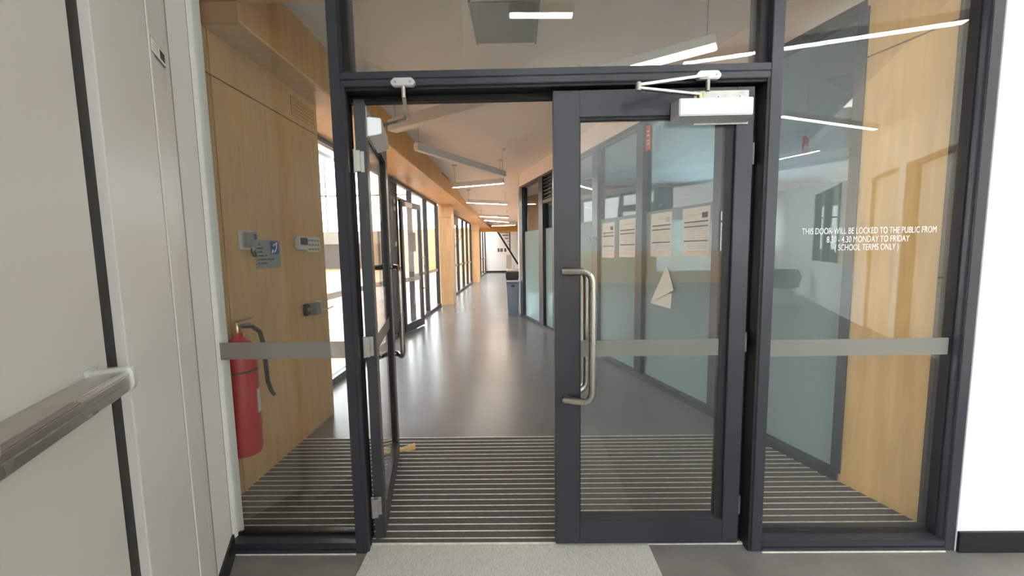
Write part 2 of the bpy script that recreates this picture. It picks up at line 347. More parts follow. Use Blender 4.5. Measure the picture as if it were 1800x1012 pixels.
box('lower_wall', M_PLYC, wb, -.2, 10.3, -.15, 0, 0, 1.25); box('upper_wall', M_WHITE, wb, -.2, 10.3, -.15, 0, 2.8, H_F); box('side_wall', M_WHITE, wb, -.2, 7.9, -.15, 0, 1.25, 2.8)
for x in (7.94, 8.9, 10.0): box('mullion', M_ALU, wb, x-.04, x+.04, -.1, 0, 1.25, 2.8)
box('transom', M_ALU, wb, 7.9, 10.2, -.1, 0, 2.36, 2.42); box('pane', M_GLASS, wb, 7.9, 10.2, -.06, -.05, 1.25, 2.8)

# --- far foyer wall with two doors (visible as a reflection in the right sidelight)
fw = fw_empty('wall_foyer_right', label='pale plywood foyer wall reflected in the right sidelight', cat='wall', kind='structure')
D = 3.042
box('panel', M_PLYF, fw, .1, D+.02, 0, .12, 0, H_F); box('panel', M_PLYF, fw, D+.02, D+1.3, 0, .12, 2.5, H_F); box('panel', M_PLYF, fw, D+1.02, D+1.3, 0, .12, 0, 2.5)
box('panel', M_PLYF, fw, D+1.3, D+1.45, 0, .12, 0, H_F); box('panel', M_PLYF, fw, D+1.45, D+2.42, 0, .12, 2.48, H_F)
box('panel', M_PLYF, fw, D+2.42, D+4.1, 0, .12, 1.02, H_F); box('dado', M_WHITE, fw, D+2.42, D+6.2, -.006, .12, 0, 1.02)
box('panel', M_WHITE, fw, D+4.1, D+6.2, 0, .12, 2.66, H_F); box('panel', M_WHITE, fw, D+6.2, D+13, 0, .12, 0, H_F)
box('window_frame', M_ALU, fw, D+4.1, D+4.2, -.02, .1, 1.02, 2.66); box('window_frame', M_ALU, fw, D+5.2, D+5.3, -.02, .1, 1.02, 2.66); box('window_frame', M_ALU, fw, D+6.1, D+6.2, -.02, .1, 1.02, 2.66)
box('pane', M_GLASS, fw, D+4.2, D+6.1, .05, .058, 1.02, 2.66); box('room_beyond', M_ROOM, fw, D+2.6, D+7.3, 1.6, 1.7, 0, H_F); box('room_side', M_ROOM, fw, D+2.6, D+2.7, .12, 1.6, 0, H_F); box('room_side', M_ROOM, fw, D+7.2, D+7.3, .12, 1.6, 0, H_F)
box('back_lining', M_PLYF, fw, .0, D+2.6, .16, .2, 0, H_F)
def foyer_door(name, a, b, label, ht, lever, rec):
    d = fw_empty(name, label=label, cat='door', kind='structure')
    box('leaf', M_PLYF, d, a+.04, b-.04, rec, rec+.045, .005, ht-.04); box('jamb', M_PLY, d, a, a+.035, 0, .12, 0, ht); box('jamb', M_PLY, d, b-.035, b, 0, .12, 0, ht); box('head', M_PLY, d, a+.036, b-.036, 0, .12, ht-.036, ht)
    if lever:
        box('escutcheon', M_BRASS, d, lever-.025, lever+.025, rec-.012, rec, .9, 1.12)
        MB().tube([(lever, rec-.01, 1.0), (lever, rec-.06, 1.0), (lever+.13, rec-.06, 1.0)], .011, 8).build('lever', M_BRASS, d, smooth=True)
box('reveal_shade', M_REVEAL, fw, D+1.02, D+1.20, -.004, .12, 0, 2.5); box('reveal_shade', M_REVEAL, fw, D+.02, D+1.02, -.004, .12, 2.44, 2.5); box('post', M_WHITE, fw, D+1.20, D+1.42, -.01, .0, 0, 2.5)  # brown strips paint the shade of the door recess
box('trim_strip', M_REVEAL, fw, D+1.45, D+2.42, -.006, 0, 2.46, 2.5); box('trim_strip', M_REVEAL, fw, D+2.40, D+2.44, -.006, 0, 0, 2.46); box('notice_board', M_SIGN, fw, D+2.7, D+2.95, -.01, 0, 1.5, 1.8)
foyer_door('door_4', D+.02, D+1.02, 'pale plywood door with brass lever reflected in the right sidelight', 2.5, D+.14, .07)
foyer_door('door_5', D+1.45, D+2.42, 'narrow pale plywood door reflected beside the recessed one', 2.48, None, .03)

# --- sports hall beyond the left glazing
hw = empty('wall_hall_end', (0, 34, 0), 0, 'sports hall end wall with tall windows beyond the corridor glazing', 'wall', kind='structure')
box('timber_lining', M_PLYC, hw, -11.5, -2.0, 0, .2, 0, 3.45); box('dark_lining', M_HALLDARK, hw, -22, -11.5, 0, .2, 0, 2.2); box('ledge', M_GPLASTIC, hw, -22, -11.5, -.3, .2, 2.2, 3.3)
for i in range(9): box('mullion', M_GPLASTIC, hw, -22+2.5*i-.06, -22+2.5*i+.06, 0, .15, 3.3, 9.8)
box('rail', M_GPLASTIC, hw, -22, -2, 0, .12, 6.4, 6.55)
for i in range(8): box('pane', M_HALLGLASS, hw, -21.94+2.5*i, -19.56+2.5*i, .06, .07, 3.4, 9.8)
hs = MB().box(-22.2, -22, .2, 34.2, 0, 10).box(-22, -2.0, .1, .3, 0, 10).box(-2.01, -1.9, 1.7, 34, 2.66, 10).build('wall_hall', M_WHITE); tag(hs, 'pale high walls of the sports hall', 'wall', kind='structure')
rf = empty('ceiling_hall', (0, 0, 9.9), 0, 'sports hall roof with long rooflights added to brighten the hall', 'roof', kind='structure')
for (a, b_) in ((.2, 3.6), (6.9, 13.6), (16.9, 23.6), (26.9, 34.2)): box('roof_panel', M_WHITE, rf, -22.2, -1.9, a, b_, 0, .2)
for (a, b_) in ((3.6, 6.9), (13.6, 16.9), (23.6, 26.9)): box('pane', M_HALLGLASS, rf, -22.2, -1.9, a, b_, .05, .06)  # unseen rooflight panes added to brighten the hall
for x, y in ((-20, 28), (-16, 28)): box('truss', M_DPLASTIC, rf, x-.1, x+.1, 8, 33.9, -.5, -.2)

# --- corridor left glazing X=-2.01
def bay(name, ys, label, skip=()):
    g = empty(name, (-2.01, 0, 0), 0, label, 'window', kind='structure')
    y0, y1 = ys[0], ys[-1]
    box('sill', M_ALU2, g, -.07, .03, y0, y1, 0, .07); box('head', M_ALU2, g, -.07, .0, y0, y1, 2.55, 2.60)
    for y in ys: box('mullion', M_ALU2, g, -.08, .012, y-.03, y+.03, .07, 2.55)
    for i in range(len(ys)-1):
        if i in skip: continue
        box('pane', M_HALLGLASS, g, -.04, -.03, ys[i]+.03, ys[i+1]-.03, .07, 2.55)
        box('safety_band', M_BAND, g, -.029, -.0285, ys[i]+.03, ys[i+1]-.03, .90, .97)
    return g
bay('window_2', [1.68, 3.1, 4.66], 'clear glazing beside the plywood wall looking into the bright hall')
b2 = bay('window_3', [4.72, 4.98, 5.9, 7.17, 8.42], 'dark-framed corridor glazing holding the open hall door', skip=(0, 1))
box('jamb_cover', M_ALU2, b2, -.05, .0, 4.75, 4.95, .07, 2.55)
for z in (1.5, 2.08, 2.2): box('hinge_plate', M_WPLASTIC, b2, .0, .006, 4.82, 4.90, z, z+.07)
box('door_head', M_ALU2, b2, -.07, .01, 4.98, 5.9, 2.28, 2.33); box('pane', M_HALLGLASS, b2, -.04, -.03, 5.01, 5.87, 2.33, 2.55)
for k in range(5): box('louvre_blade', M_DPLASTIC, b2, -.03, .02, 4.6, 4.96, 2.32+k*.045, 2.345+k*.045)
b3 = bay('window_4', [9.05, 9.9, 10.9, 11.9, 13.2, 14.4, 15.7], 'second run of corridor glazing past the first plywood column')
box('louvre_panel', M_DPLASTIC, b3, -.02, .016, 9.95, 11.85, 2.25, 2.55); box('door_stile', M_DPLASTIC, b3, -.03, .02, 10.85, 11.0, .05, 2.25)
b4 = bay('window_5', [16.2, 17.5, 18.8, 20.2, 21.8, 23.5], 'farthest corridor glazing near the white end wall')
box('door_panel', M_DPLASTIC, b4, -.03, .02, 17.55, 18.75, .05, 2.3)
for i, (y, lab) in enumerate(((8.58, 'nearer plywood column standing against the corridor glazing'), (15.8, 'farther plywood column standing against the corridor glazing'))):
    pc = empty('plywood_column', (-1.86, y, 0), 0, lab, 'column', 'plywood columns', 'structure')
    box('lower_casing', M_PLYC, pc, -.16, .17, 0, .42, 0, 2.27); box('upper_casing', M_PLYC, pc, -.16, .17, 0, .42, 2.276, 2.598); box('core', M_GROOVE, pc, -.15, .16, .01, .41, 2.2, 2.3)

# --- office behind the glazed wall
ow = empty('wall_office', (0, 0, 0), 0, 'dim grey-blue walls of the room behind the frosted glazing', 'wall', kind='structure')
box('side_wall', M_ROOM, ow, 6.5, 6.6, .1, 6.9, 0, 2.8); box('front_wall', M_ROOM, ow, 2.2, 6.6, .12, .2, 0, 2.8)
box('low_wall', M_ROOM, ow, 1.2, 6.6, 6.9, 7.0, 0, .9); box('high_wall', M_ROOM, ow, 1.2, 6.6, 6.9, 7.0, 2.0, 2.8); box('pier', M_ROOM, ow, .2, 3.0, 6.9, 7.0, .9, 2.0); box('pier', M_ROOM, ow, 5.0, 6.6, 6.9, 7.0, .9, 2.0)
box('upper_wall', M_ROOM, ow, .2, 1.2, 6.9, 7.0, .47, .9); box('upper_wall', M_ROOM, ow, .2, 1.2, 6.9, 7.0, 2.0, 2.8)
box('pane', M_GLASSR, ow, .2, 1.2, 6.94, 6.95, .0, .47); box('pane', M_GLASSR, ow, 3.0, 5.0, 6.94, 6.95, .9, 2.0)  # the wider right-hand pane is added out of view to brighten the room

# ================================================================== FIRE-DOOR WALL (left foreground)
def sL(y): return -y/.8982
wx = lw_empty('wall_fire_door', label='white strip of wall between the fire door frame and the sidelight', cat='wall', kind='structure')
box('strip', M_WHITE, wx, .0, sL(-.262), -.12, 0, 0, H_F); box('edge_trim', M_BLACK, wx, -.03, -.002, -.12, -.004, 0, H_F)
box('upper_wall', M_WHITE, wx, sL(-.262), 2.06, -.12, 0, 2.7, H_F); box('end_wall', M_WHITE, wx, 1.93, 2.06, -.12, 0, 0, 2.7)
bs = lw_empty('baseboard_fire_door', label='black skirting at the foot of the narrow white wall strip', cat='baseboard', kind='structure')
box('board', M_SKIRT, bs, 0, sL(-.262), 0, .010, 0, .098)
d3 = lw_empty('door_3', label='cream steel fire door with a silver push bar in the left foreground', cat='door', kind='structure')
a0, a1, a2, a3, a4 = sL(-.262), sL(-.303), sL(-.44), sL(-.475), sL(-.79)   # frame profile stations
box('frame_return', M_DOORFRAME, d3, a1, a1+.045, -.11, .014, 0, 2.68, bevel=.003)
box('frame_gap_shade', M_GAPGREY, d3, a0, a1, -.12, .006, 0, 2.68)  # flush grey strip painted as the shade of the gap
box('frame_face', M_DOORFRAME, d3, a1+.045, a2, -.11, .014, 0, 2.68)
box('frame_bead', M_DOORFRAME, d3, a2, a3, -.11, .018, 0, 2.68, bevel=.004)
for q in (a2-.004, a3): box('frame_shade_line', M_GAPGREY, d3, q, q+.004, -.1, .0145, 0, 2.68)  # thin grey lines painted as shade on both sides of the bead
box('frame_face', M_DOORFRAME, d3, a3, a4, -.11, .014, 0, 2.68, bevel=.003)
box('frame_face', M_DOORFRAME, d3, 1.88, 1.93, -.11, .014, 0, 2.68); box('frame_head', M_DOORFRAME, d3, a4, 1.88, -.11, .014, 2.62, 2.68)
l0 = sL(-.846)
box('seal', M_BLACK, d3, a4, l0, -.10, -.006, 0, 2.62)
box('leaf', M_DOORPAINT, d3, l0, 1.875, -.06, .0, .008, 2.615, bevel=.002)
# sticker on the frame
sk = empty('barcode_sticker')
sk.location = Matrix.Translation((-1.3551, 0, 0)) @ Matrix.Rotation(LW_ANG, 4, 'Z') @ Vector((sL(-.412), .0145, 2.048)); sk.rotation_euler = (0, 0, LW_ANG)
tag(sk, 'small white asset sticker with dark square on the fire door frame', 'sticker')
box('border', M_GAPGREY, sk, -.064, .064, 0, .0050, -.023, .023); box('label_paper', M_PAPER, sk, -.060, .060, .0050, .0056, -.020, .020); box('dark_square', M_INK, sk, -.054, -.010, .0056, .0060, -.014, .014)
for k in range(3): box('print_line', M_INKG, sk, .0, .050, .0056, .0060, -.010+k*.009, -.006+k*.009)
# push bar: end cap + extruded bar
pb = empty('push_bar'); pb.parent = d3
bar_prof = [(.0, 1.106), (.058, 1.106), (.067, 1.114), (.068, 1.148), (.062, 1.156), (.0, 1.152)]
MB().prism(bar_prof, l0+.085, 1.80, 'x').build('bar', M_STEEL, pb, bevel=.002)
MB().prism([(.0682, 1.131), (.0682, 1.134), (.0660, 1.134), (.0660, 1.131)], l0+.085, 1.80, 'x').build('groove_strip', M_ZINC, pb)
cap = [(.0, 1.098), (.046, 1.100), (.066, 1.108), (.073, 1.122), (.073, 1.150), (.066, 1.164), (.0, 1.160)]
MB().prism(cap, l0+.062, l0+.088, 'x').build('end_cap', M_SATIN, pb, smooth=True, bevel=.004)
box('base_plate', M_SATIN, pb, l0+.05, l0+.10, 0, .004, 1.095, 1.166, bevel=.001)

# ================================================================== GLASS SCREEN
sc_ = empty('window_6', (0, 0, 0), 0, 'charcoal aluminium screen with sidelights framing the double doors', 'glazed screen', kind='structure')
XA, XB, XC, XD, XE, XF = -.775, -.731, 1.054, 1.102, 1.930, 1.976
for (a, b_) in ((XA, XB), (XC, XD), (XE, XF), (-1.44, -1.385)): box('mullion', M_ALU, sc_, a, b_, 0, .115, 0, 3.2, bevel=.002)
box('glazing_bead', M_BLACK, sc_, XE-.014, XE, .035, .115, .05, 3.2); box('glazing_bead', M_ALU, sc_, XE-.008, XE, .012, .034, .05, 3.2)
box('glazing_bead', M_BLACK, sc_, XB, XB+.028, .04, .11, 2.139, 3.2); box('glazing_bead', M_BLACK, sc_, XC-.035, XC, .03, .11, 2.139, 3.2)
# rebate stops of the door opening
box('jamb_stop', M_BLACK, sc_, XC-.034, XC, .078, .115, 0, 2.10); box('jamb_stop', M_BLACK, sc_, XB, XB+.012, .02, .05, 0, 2.10)
box('jamb_liner', M_BLACK, sc_, XC-.012, XC, .004, .077, 0, 2.10); box('jamb_groove', M_ALU, sc_, XB, XB+.016, .004, .019, 0, 2.09)
box('transom', M_ALU, sc_, XB, XC, .0, .115, 2.119, 2.150, bevel=.003); box('transom', M_ALU, sc_, XB, XC, .0, .115, 2.090, 2.117, bevel=.003)
box('transom_groove', M_BLACK, sc_, XB, XC, .006, .11, 2.116, 2.120); box('head_stop', M_BLACK, sc_, XB, XC, .078, .115, 2.055, 2.092); box('head_liner', M_BLACK, sc_, XB, XC, .01, .077, 2.078, 2.091)
box('head', M_ALU, sc_, -1.44, XF, 0, .115, 3.14, 3.2)
for (a, b_) in ((-1.385, XA), (XD, XE)):
    box('sill', M_ALU, sc_, a, b_, .0, .115, .022, .052, bevel=.002); box('sill', M_ALU, sc_, a, b_, -.003, .115, 0, .020, bevel=.002)
    box('sill_bead', M_BLACK, sc_, a, b_, .058, .07, .052, .066); box('sill_edge', M_STRIP, sc_, a, b_, -.008, -.003, 0, .004)
    box('pane', M_GLASS, sc_, a, b_, .046, .056, .052, 3.14)
box('pane', M_GLASS, sc_, XB, XC, .046, .056, 2.15, 3.14)
box('frosted_band', M_BAND, sc_, -1.385, XA, .0450, .0455, .922, 1.001); box('frosted_band', M_BAND, sc_, XD, XE-.014, .0450, .0455, .905, .981)
for body, z, x0, x1 in (('THIS DOOR WILL BE LOCKED TO THE PUBLIC FROM', 1.448, 1.243, 1.821), ('8.30 - 4.30 MONDAY TO FRIDAY', 1.411, 1.352, 1.708), ('( SCHOOL TERMS ONLY )', 1.376, 1.389, 1.664)):
    t = text_mesh('lettering', body, .0385, M_TEXT, sc_, Matrix.Identity(4), 1.0, align='LEFT')
    xsn = [v.co.x for v in t.data.vertices]; k = (x1-x0)/(max(xsn)-min(xsn)); mn = min(xsn)
    t.data.transform(plane_M((x0-mn*k, .0448, z), (1, 0, 0), (0, 0, 1)) @ Matrix.Diagonal((k, 1, 1, 1)))
    t.data.update()
# threshold strip between the jambs
th = MB().box(XB, XC, .046, .060, 0, .007).build('trim_1', M_STRIP); tag(th, 'worn metal threshold strip under the doors', 'threshold', kind='structure')

# ================================================================== DOORS
def door_leaf(name, loc, rz, sg, label):
    """u = distance from the hinge edge, front face at y=0 looking to -y; sg mirrors the leaf"""
    d = empty(name, loc, rz, label, 'door', kind='structure')
    def B(n, m, u0, u1, y0, y1, z0, z1, bevel=0, par=None): return box(n, m, par or d, sg*u0, sg*u1, y0, y1, z0, z1, bevel)
    Wd, T, zb, zt = .848, .046, .020, 2.068
    B('hinge_stile', M_ALU, 0, .074, 0, T, zb, zt, .002); B('lock_stile', M_ALU, Wd-.112, Wd, 0, T, zb, zt, .002)
    B('top_rail', M_ALU, .0745, Wd-.1125, 0, T, 1.958, zt, .002); B('bottom_rail', M_ALU, .0745, Wd-.1125, 0, T, zb, .138, .002)
    B('glazing_bead', M_BLACK, .074, .108, .012, T-.006, .138, 1.958); B('glazing_bead', M_BLACK, Wd-.118, Wd-.112, .008, T-.008, .138, 1.958)
    B('glazing_bead', M_BLACK, .108, Wd-.118, .008, T-.008, 1.946, 1.958); B('glazing_bead', M_ALU, .108, Wd-.118, .002, T-.002, .138, .150)
    B('pane', M_GLASS, .105, Wd-.116, .018, .028, .145, 1.95); B('frosted_band', M_BAND, .108, Wd-.118, .0170, .0176, .914, .990)
    # offset D-handles on both faces
    for fy, q in ((0, -1), (T, 1)):
        z1, z0, ug, yg, R = 1.305, .728, Wd-.158, .062, .045
        ub = Wd-.046
        dirv = Vector((ug-ub, yg)).normalized(); ln = math.hypot(ug-ub, yg)
        pts = [(ub, 0, z1), (ub, .02, z1)]
        st_ = Vector((ub, .02)); en = Vector((ug, yg)); dd = (en-st_).normalized(); L_ = (en-st_).length
        p = [(st_.x+dd.x*(L_-R), st_.y+dd.y*(L_-R), z1)]
        for i in range(1, 7):
            a = i/6*PI/2; k = L_-R+R*math.sin(a); p.append((st_.x+dd.x*k, st_.y+dd.y*k, z1-R+R*math.cos(a)))
        up = pts+p; lo = [(a, b, z0+(z1-c)) for a, b, c in reversed(up)]
        MB().tube([(sg*a, fy+q*b, c) for a, b, c in up+lo], .0155, 14).build('pull_handle', M_STEEL, d, smooth=True)
    # hinges at the jamb edge
    for z in (1.80, .97, .19):
        h = empty('hinge'); h.parent = d
        MB().tube([(sg*-.010, T+.006, z-.05), (sg*-.010, T+.006, z+.05)], .0075, 10).build('knuckle', M_ZINC, h, smooth=True)
        box('plate', M_ZINC, h, sg*-.003, sg*0, .012, T+.004, z-.045, z+.045)
        box('jamb_plate', M_ZINC, h, sg*-.022, sg*-.012, T-.02, T+.006, z-.045, z+.045)
    return d
def closer(d, sg, shoe_w, elbow_w, u0=.030, u1=.355):
    c = empty('door_closer'); c.parent = d
    z0, z1, y1, y0 = 1.920, 2.004, -.004, -.062
    a, b_ = sg*u0, sg*u1
    # cover with chamfered lower edge and ends
    fr = .010
    bq = [(u0, y1, z0), (u1, y1, z0), (u1, y1, z1), (u0, y1, z1)]
    fq = [(u0+fr, y0, z0+.016), (u1-fr*1.6, y0, z0+.016), (u1-fr*1.6, y0, z1), (u0+fr, y0, z1)]
    MB().add([(sg*u, y, z) for u, y, z in bq+fq], [(0, 1, 2, 3), (4, 5, 6, 7), (0, 1, 5, 4), (1, 2, 6, 5), (2, 3, 7, 6), (3, 0, 4, 7)]).build('cover', M_SATIN, c, bevel=.003)
    box('back_plate', M_ZINC, c, sg*(u0-.002), sg*(u1-.10), y1, 0, 1.915, 2.052)
    for u in (.06, .15): MB().tube([(sg*u, -.004, 2.028), (sg*u, -.008, 2.028)], .006, 8).build('screw', M_STEEL, c)
    inv = frame_matrix(d).inverted()
    e = inv @ Vector(elbow_w); s = inv @ Vector(shoe_w); sp = Vector((sg*.245, -.034, 2.026))
    MB().tube([sp-Vector((0, 0, .03)), sp+Vector((0, 0, .006))], .011, 10).build('spindle', M_BRASS, c, smooth=True)
    def link(n, p, q, w, h, m):
        dv = (q-p); t = dv.normalized(); up = Vector((0, 0, 1)); sd = t.cross(up).normalized()*w/2; v = up*h/2
        MB().add([p-sd-v, p+sd-v, p+sd+v, p-sd+v, q-sd-v, q+sd-v, q+sd+v, q-sd+v], [(0, 1, 2, 3), (7, 6, 5, 4), (0, 4, 5, 1), (1, 5, 6, 2), (2, 6, 7, 3), (3, 7, 4, 0)]).build(n, m, c, bevel=.002)
    link('main_arm', sp, e, .020, .009, M_STEEL); link('forearm', e+Vector((0, 0, .012)), s, .016, .011, M_STEEL)
    MB().tube([e-Vector((0, 0, .010)), e+Vector((0, 0, .022))], .011, 10).build('elbow', M_ZINC, c, smooth=True)
    return c
dL = door_leaf('door_1', (-.660, .075, 0), math.radians(102), 1, 'open glass door leaf swung into the corridor and wedged')
closer(dL, 1, (-.462, -.012, 2.046), (-.520, .24, 2.034))
dR = door_leaf('door_2', (1.008, .030, 0), 0, -1, 'closed glass door leaf with tubular steel pull handle')
closer(dR, -1, (.790, -.020, 2.096), (.488, -.075, 2.030))
text_mesh('lettering', 'FREE', .031, M_INK, dR, plane_M((.332-1.008, .0295, 1.432), (1, 0, 0), (0, 0, 1)), .8, mirror=True)
box('stile_label', M_PAPER, dL, .772, .80, -.0008, 0, 1.40, 1.50)
# shoes fixed to the transom
for (x, lab) in ((-.462, 'silver closer bracket on the transom above the open door'), (.790, 'silver closer bracket on the transom above the closed door')):
    s = empty('closer_bracket', (x, 0, 2.097), 0, lab, 'bracket', 'door closer brackets')
    MB().prism([(-.042, -.016), (.042, -.016), (.052, .0), (.038, .017), (-.038, .017), (-.052, 0)], -.024, .0, 'y').build('plate', M_SATIN, s, bevel=.003)
    for q in (-.03, .03): MB().tube([(q, -.024, 0), (q, -.027, 0)], .005, 8).build('screw', M_ZINC, s)
    MB().tube([(0, -.012, -.06), (0, -.012, 0)], .009, 10).build('pivot', M_ZINC, s, smooth=True)
# wooden wedge
wg = MB().prism([(-.07, 0), (.07, 0), (.07, .034), (-.07, .006)], -.018, .018, 'y').build('door_wedge', M_TAN); wg.location = (-.815, .955, .006); wg.rotation_euler = (0, 0, math.radians(22))
tag(wg, 'small tan wooden wedge holding the open glass door', 'door wedge')

# ================================================================== FLOOR MATS
em = empty('entrance_mat', (0, 0, 0), 0, 'recessed charcoal entrance mat with thin metal strips across it', 'mat')
pitch = .0500; y_far = 1.146
for k in range(22):
    y = y_far-.006 - pitch*k
    w = .0030 if k else .004
    MB().poly([(-1.632, y-w), (rwx(y-w)-.003, y-w), (rwx(y+w)-.003, y+w), (-1.632, y+w)], .001, .0068).build('strip', M_STRIP, em)
    y0, y1 = y-pitch+w+.001, y-w-.001
    if y0 > .06: MB().poly([(-1.632, y0), (rwx(y0)-.003, y0), (rwx(y1)-.003, y1), (-1.632, y1)], .001, .0058).build('insert', M_INSERT, em)
MB().poly([(XB, .062), (XC, .062), (XC, .092), (XB, .092)], .001, .0058).build('insert', M_INSERT, em)
rn = MB().box(-.722, .598, -1.22, .044, .0005, .007).build('carpet_runner', M_RUNNER)
tag(rn, 'light grey ribbed carpet runner on the foyer floor before the doors', 'carpet')

# ================================================================== THINGS ON THE PLYWOOD WALL (X=-1.636)
def on_wall(name, y, z, label, cat, group=None): return empty(name, (-1.636, y, z), PI/2, label, cat, group)   # local x = +Y, local y = -X (into wall), so -y faces the corridor
o = on_wall('wall_phone', .662, 1.488, 'grey wall-mounted help phone beside the hearing sign', 'phone')
box('back_box', M_WPLASTIC, o, -.062, .058, -.018, 0, -.058, .056, .004); box('handset', M_GPLASTIC, o, -.050, .012, -.040, -.018, -.046, .046, .006); box('cradle', M_SIGN, o, .013, .066, -.034, -.018, -.044, .048, .004)
box('keypad', M_BLUE, o, .030, .052, -.036, -.034, .004, .036)
MB().tube([(.02, -.02, -.05), (.012, -.025, -.075), (.022, -.03, -.098), (.045, -.028, -.098), (.058, -.02, -.08), (.060, -.006, -.07)], .005, 8).build('cord', M_DPLASTIC, o, smooth=True)
o = on_wall('hearing_sign', .872, 1.402, 'silver hearing assistance sign with blue ear symbol', 'sign')
box('plate', M_SIGN, o, -.128, .128, -.004, 0, -.092, .092); ic = box('symbol_panel', M_BLUE, o, .018, .112, -.0046, -.004, -.002, .084)
MB().tube([(.052, -.005, .050), (.062, -.005, .066), (.080, -.005, .066), (.088, -.005, .050), (.078, -.005, .032), (.068, -.005, .016), (.058, -.005, .012)], .004, 6).build('ear_mark', M_TEXT, o)
MB().tube([(.092, -.005, .078), (.084, -.005, .060)], .006, 6).build('slash', M_TEXT, o); MB().tube([(.046, -.005, .026), (.036, -.005, .006)], .006, 6).build('slash', M_TEXT, o)
for i, ws in enumerate(((.030,), (.060,), (.052,), (.062, .022), (.020, .060, .070), (.020, .066))):
    zz = .058-.024*i; u = -.114
    for w in ws: box('print_word', M_INK, o, u, u+w, -.0044, -.004, zz, zz+.007); u += w+.010
o = on_wall('thermostat', 1.265, 1.480, 'silver thermostat with dark screen on the plywood wall', 'thermostat')
box('body', M_SATIN, o, -.072, .072, -.026, 0, -.050, .050, .006); box('screen', M_DPLASTIC, o, -.040, .060, -.0275, -.026, -.014, .040)
for k in range(3): box('button', M_WPLASTIC, o, -.034+k*.03, -.012+k*.03, -.029, -.026, -.040, -.026)
o = on_wall('switch_panel', 1.450, 1.472, 'white switch instruction panel next to the thermostat', 'switch panel')
box('plate', M_WPLASTIC, o, -.106, .106, -.010, 0, -.060, .060, .002)
for r in range(3):
    for q in range(4): box('switch', M_GPLASTIC, o, -.084+q*.045, -.056+q*.045, -.0125, -.010, -.044+r*.034, -.030+r*.034)
o = on_wall('exit_button', 1.268, .972, 'small black push button box on the plywood wall', 'button')
box('box', M_DPLASTIC, o, -.030, .030, -.030, 0, -.045, .045, .006); box('button', M_GPLASTIC, o, -.014, .014, -.034, -.030, -.012, .016)
o = on_wall('door_release', 1.415, .962, 'grey door release box with white notice beside the button', 'switch box')
box('body', M_GPLASTIC, o, -.070, .010, -.050, 0, -.045, .050, .004); box('notice', M_PAPER, o, .014, .095, -.012, 0, -.040, .056)
for k in range(4): box('print_line', M_INKG, o, .024, .085, -.0126, -.012, -.024+k*.019, -.017+k*.019)
MB().tube([(.01, -.03, -.02), (.10, -.05, -.022), (.20, -.055, -.012)], .006, 8).build('lever', M_WPLASTIC, o, smooth=True)
o = on_wall('vent_grille', 1.43, 2.485, 'plywood-coloured return air grille high on the plywood wall', 'vent')
box('rim', M_PLY, o, -.17, .17, -.006, 0, .055, .07); box('rim', M_PLY, o, -.17, .17, -.006, 0, -.07, -.055)
box('rim', M_PLY, o, -.17, -.155, -.006, 0, -.0545, .0545); box('rim', M_PLY, o, .155, .17, -.006, 0, -.0545, .0545)
for k in range(4): box('slat', M_PLYG, o, -.154, .154, -.005, 0, -.046+k*.026, -.032+k*.026)
o = on_wall('extinguisher_sign', .335, 2.09, 'red fire extinguisher location sign above the extinguisher', 'sign')
box('plate', M_REDSIGN, o, -.075, .045, -.003, 0, -.11, .11); box('border', M_PAPER, o, -.079, .049, -.0018, 0, -.114, .114); box('symbol', M_BLUE, o, .0, .04, -.0036, -.003, -.105, -.07)
o = on_wall('extinguisher_chart', .29, 1.215, 'red instruction card behind the extinguisher, mostly hidden', 'sign')
box('plate', M_REDSIGN, o, -.07, .08, -.003, 0, -.11, .11); box('text_area', M_PAPER, o, -.06, .055, -.0036, -.003, -.09, .05)
# fire extinguisher
fe = empty('fire_extinguisher', (-1.545, .405, .285), 0, 'red fire extinguisher with black hose hung on the plywood wall', 'fire extinguisher')
MB().lathe([(.055, 0), (.075, .006), (.082, .03), (.083, .10), (.083, .56), (.078, .60), (.062, .635), (.035, .655), (.026, .665), (.026, .690)], n=28).build('cylinder', M_RED, fe, smooth=True)
MB().lathe([(.022, .688), (.022, .725), (.014, .735), (.014, .750)], n=16).build('valve', M_BRASS, fe, smooth=True)
MB().prism([(-.012, .735), (.085, .745), (.095, .735), (.01, .722)], -.012, .012, 'y').build('carry_handle', M_ZINC, fe); MB().prism([(-.012, .752), (.090, .778), (.096, .770), (.0, .742)], -.012, .012, 'y').build('squeeze_lever', M_ZINC, fe)
MB().tube([(.022, .012, .722), (.05, .05, .715), (.075, .075, .68), (.085, .085, .60), (.086, .090, .48), (.080, .105, .38), (.070, .145, .31), (.055, .19, .272)], .0115, 10).build('hose', M_DPLASTIC, fe, smooth=True)
MB().tube([(.055, .19, .272), (.050, .205, .262)], [.009, .013], 10).build('nozzle', M_BRASS, fe, smooth=True)
MB().lathe([(.0842, .475), (.0842, .487)], n=28).build('strap', M_DPLASTIC, fe)
ang = math.radians(12)
MB().add([(.0838*math.cos(ang+t*.22), .0838*math.sin(ang+t*.22), z) for z in (.235, .37) for t in (-1, 0, 1, 2)], [(0, 1, 5, 4), (1, 2, 6, 5), (2, 3, 7, 6)]).build('label_tag', M_WPLASTIC, fe)
box('bracket', M_ZINC, fe, -.091, -.07, -.02, .02, .62, .70)

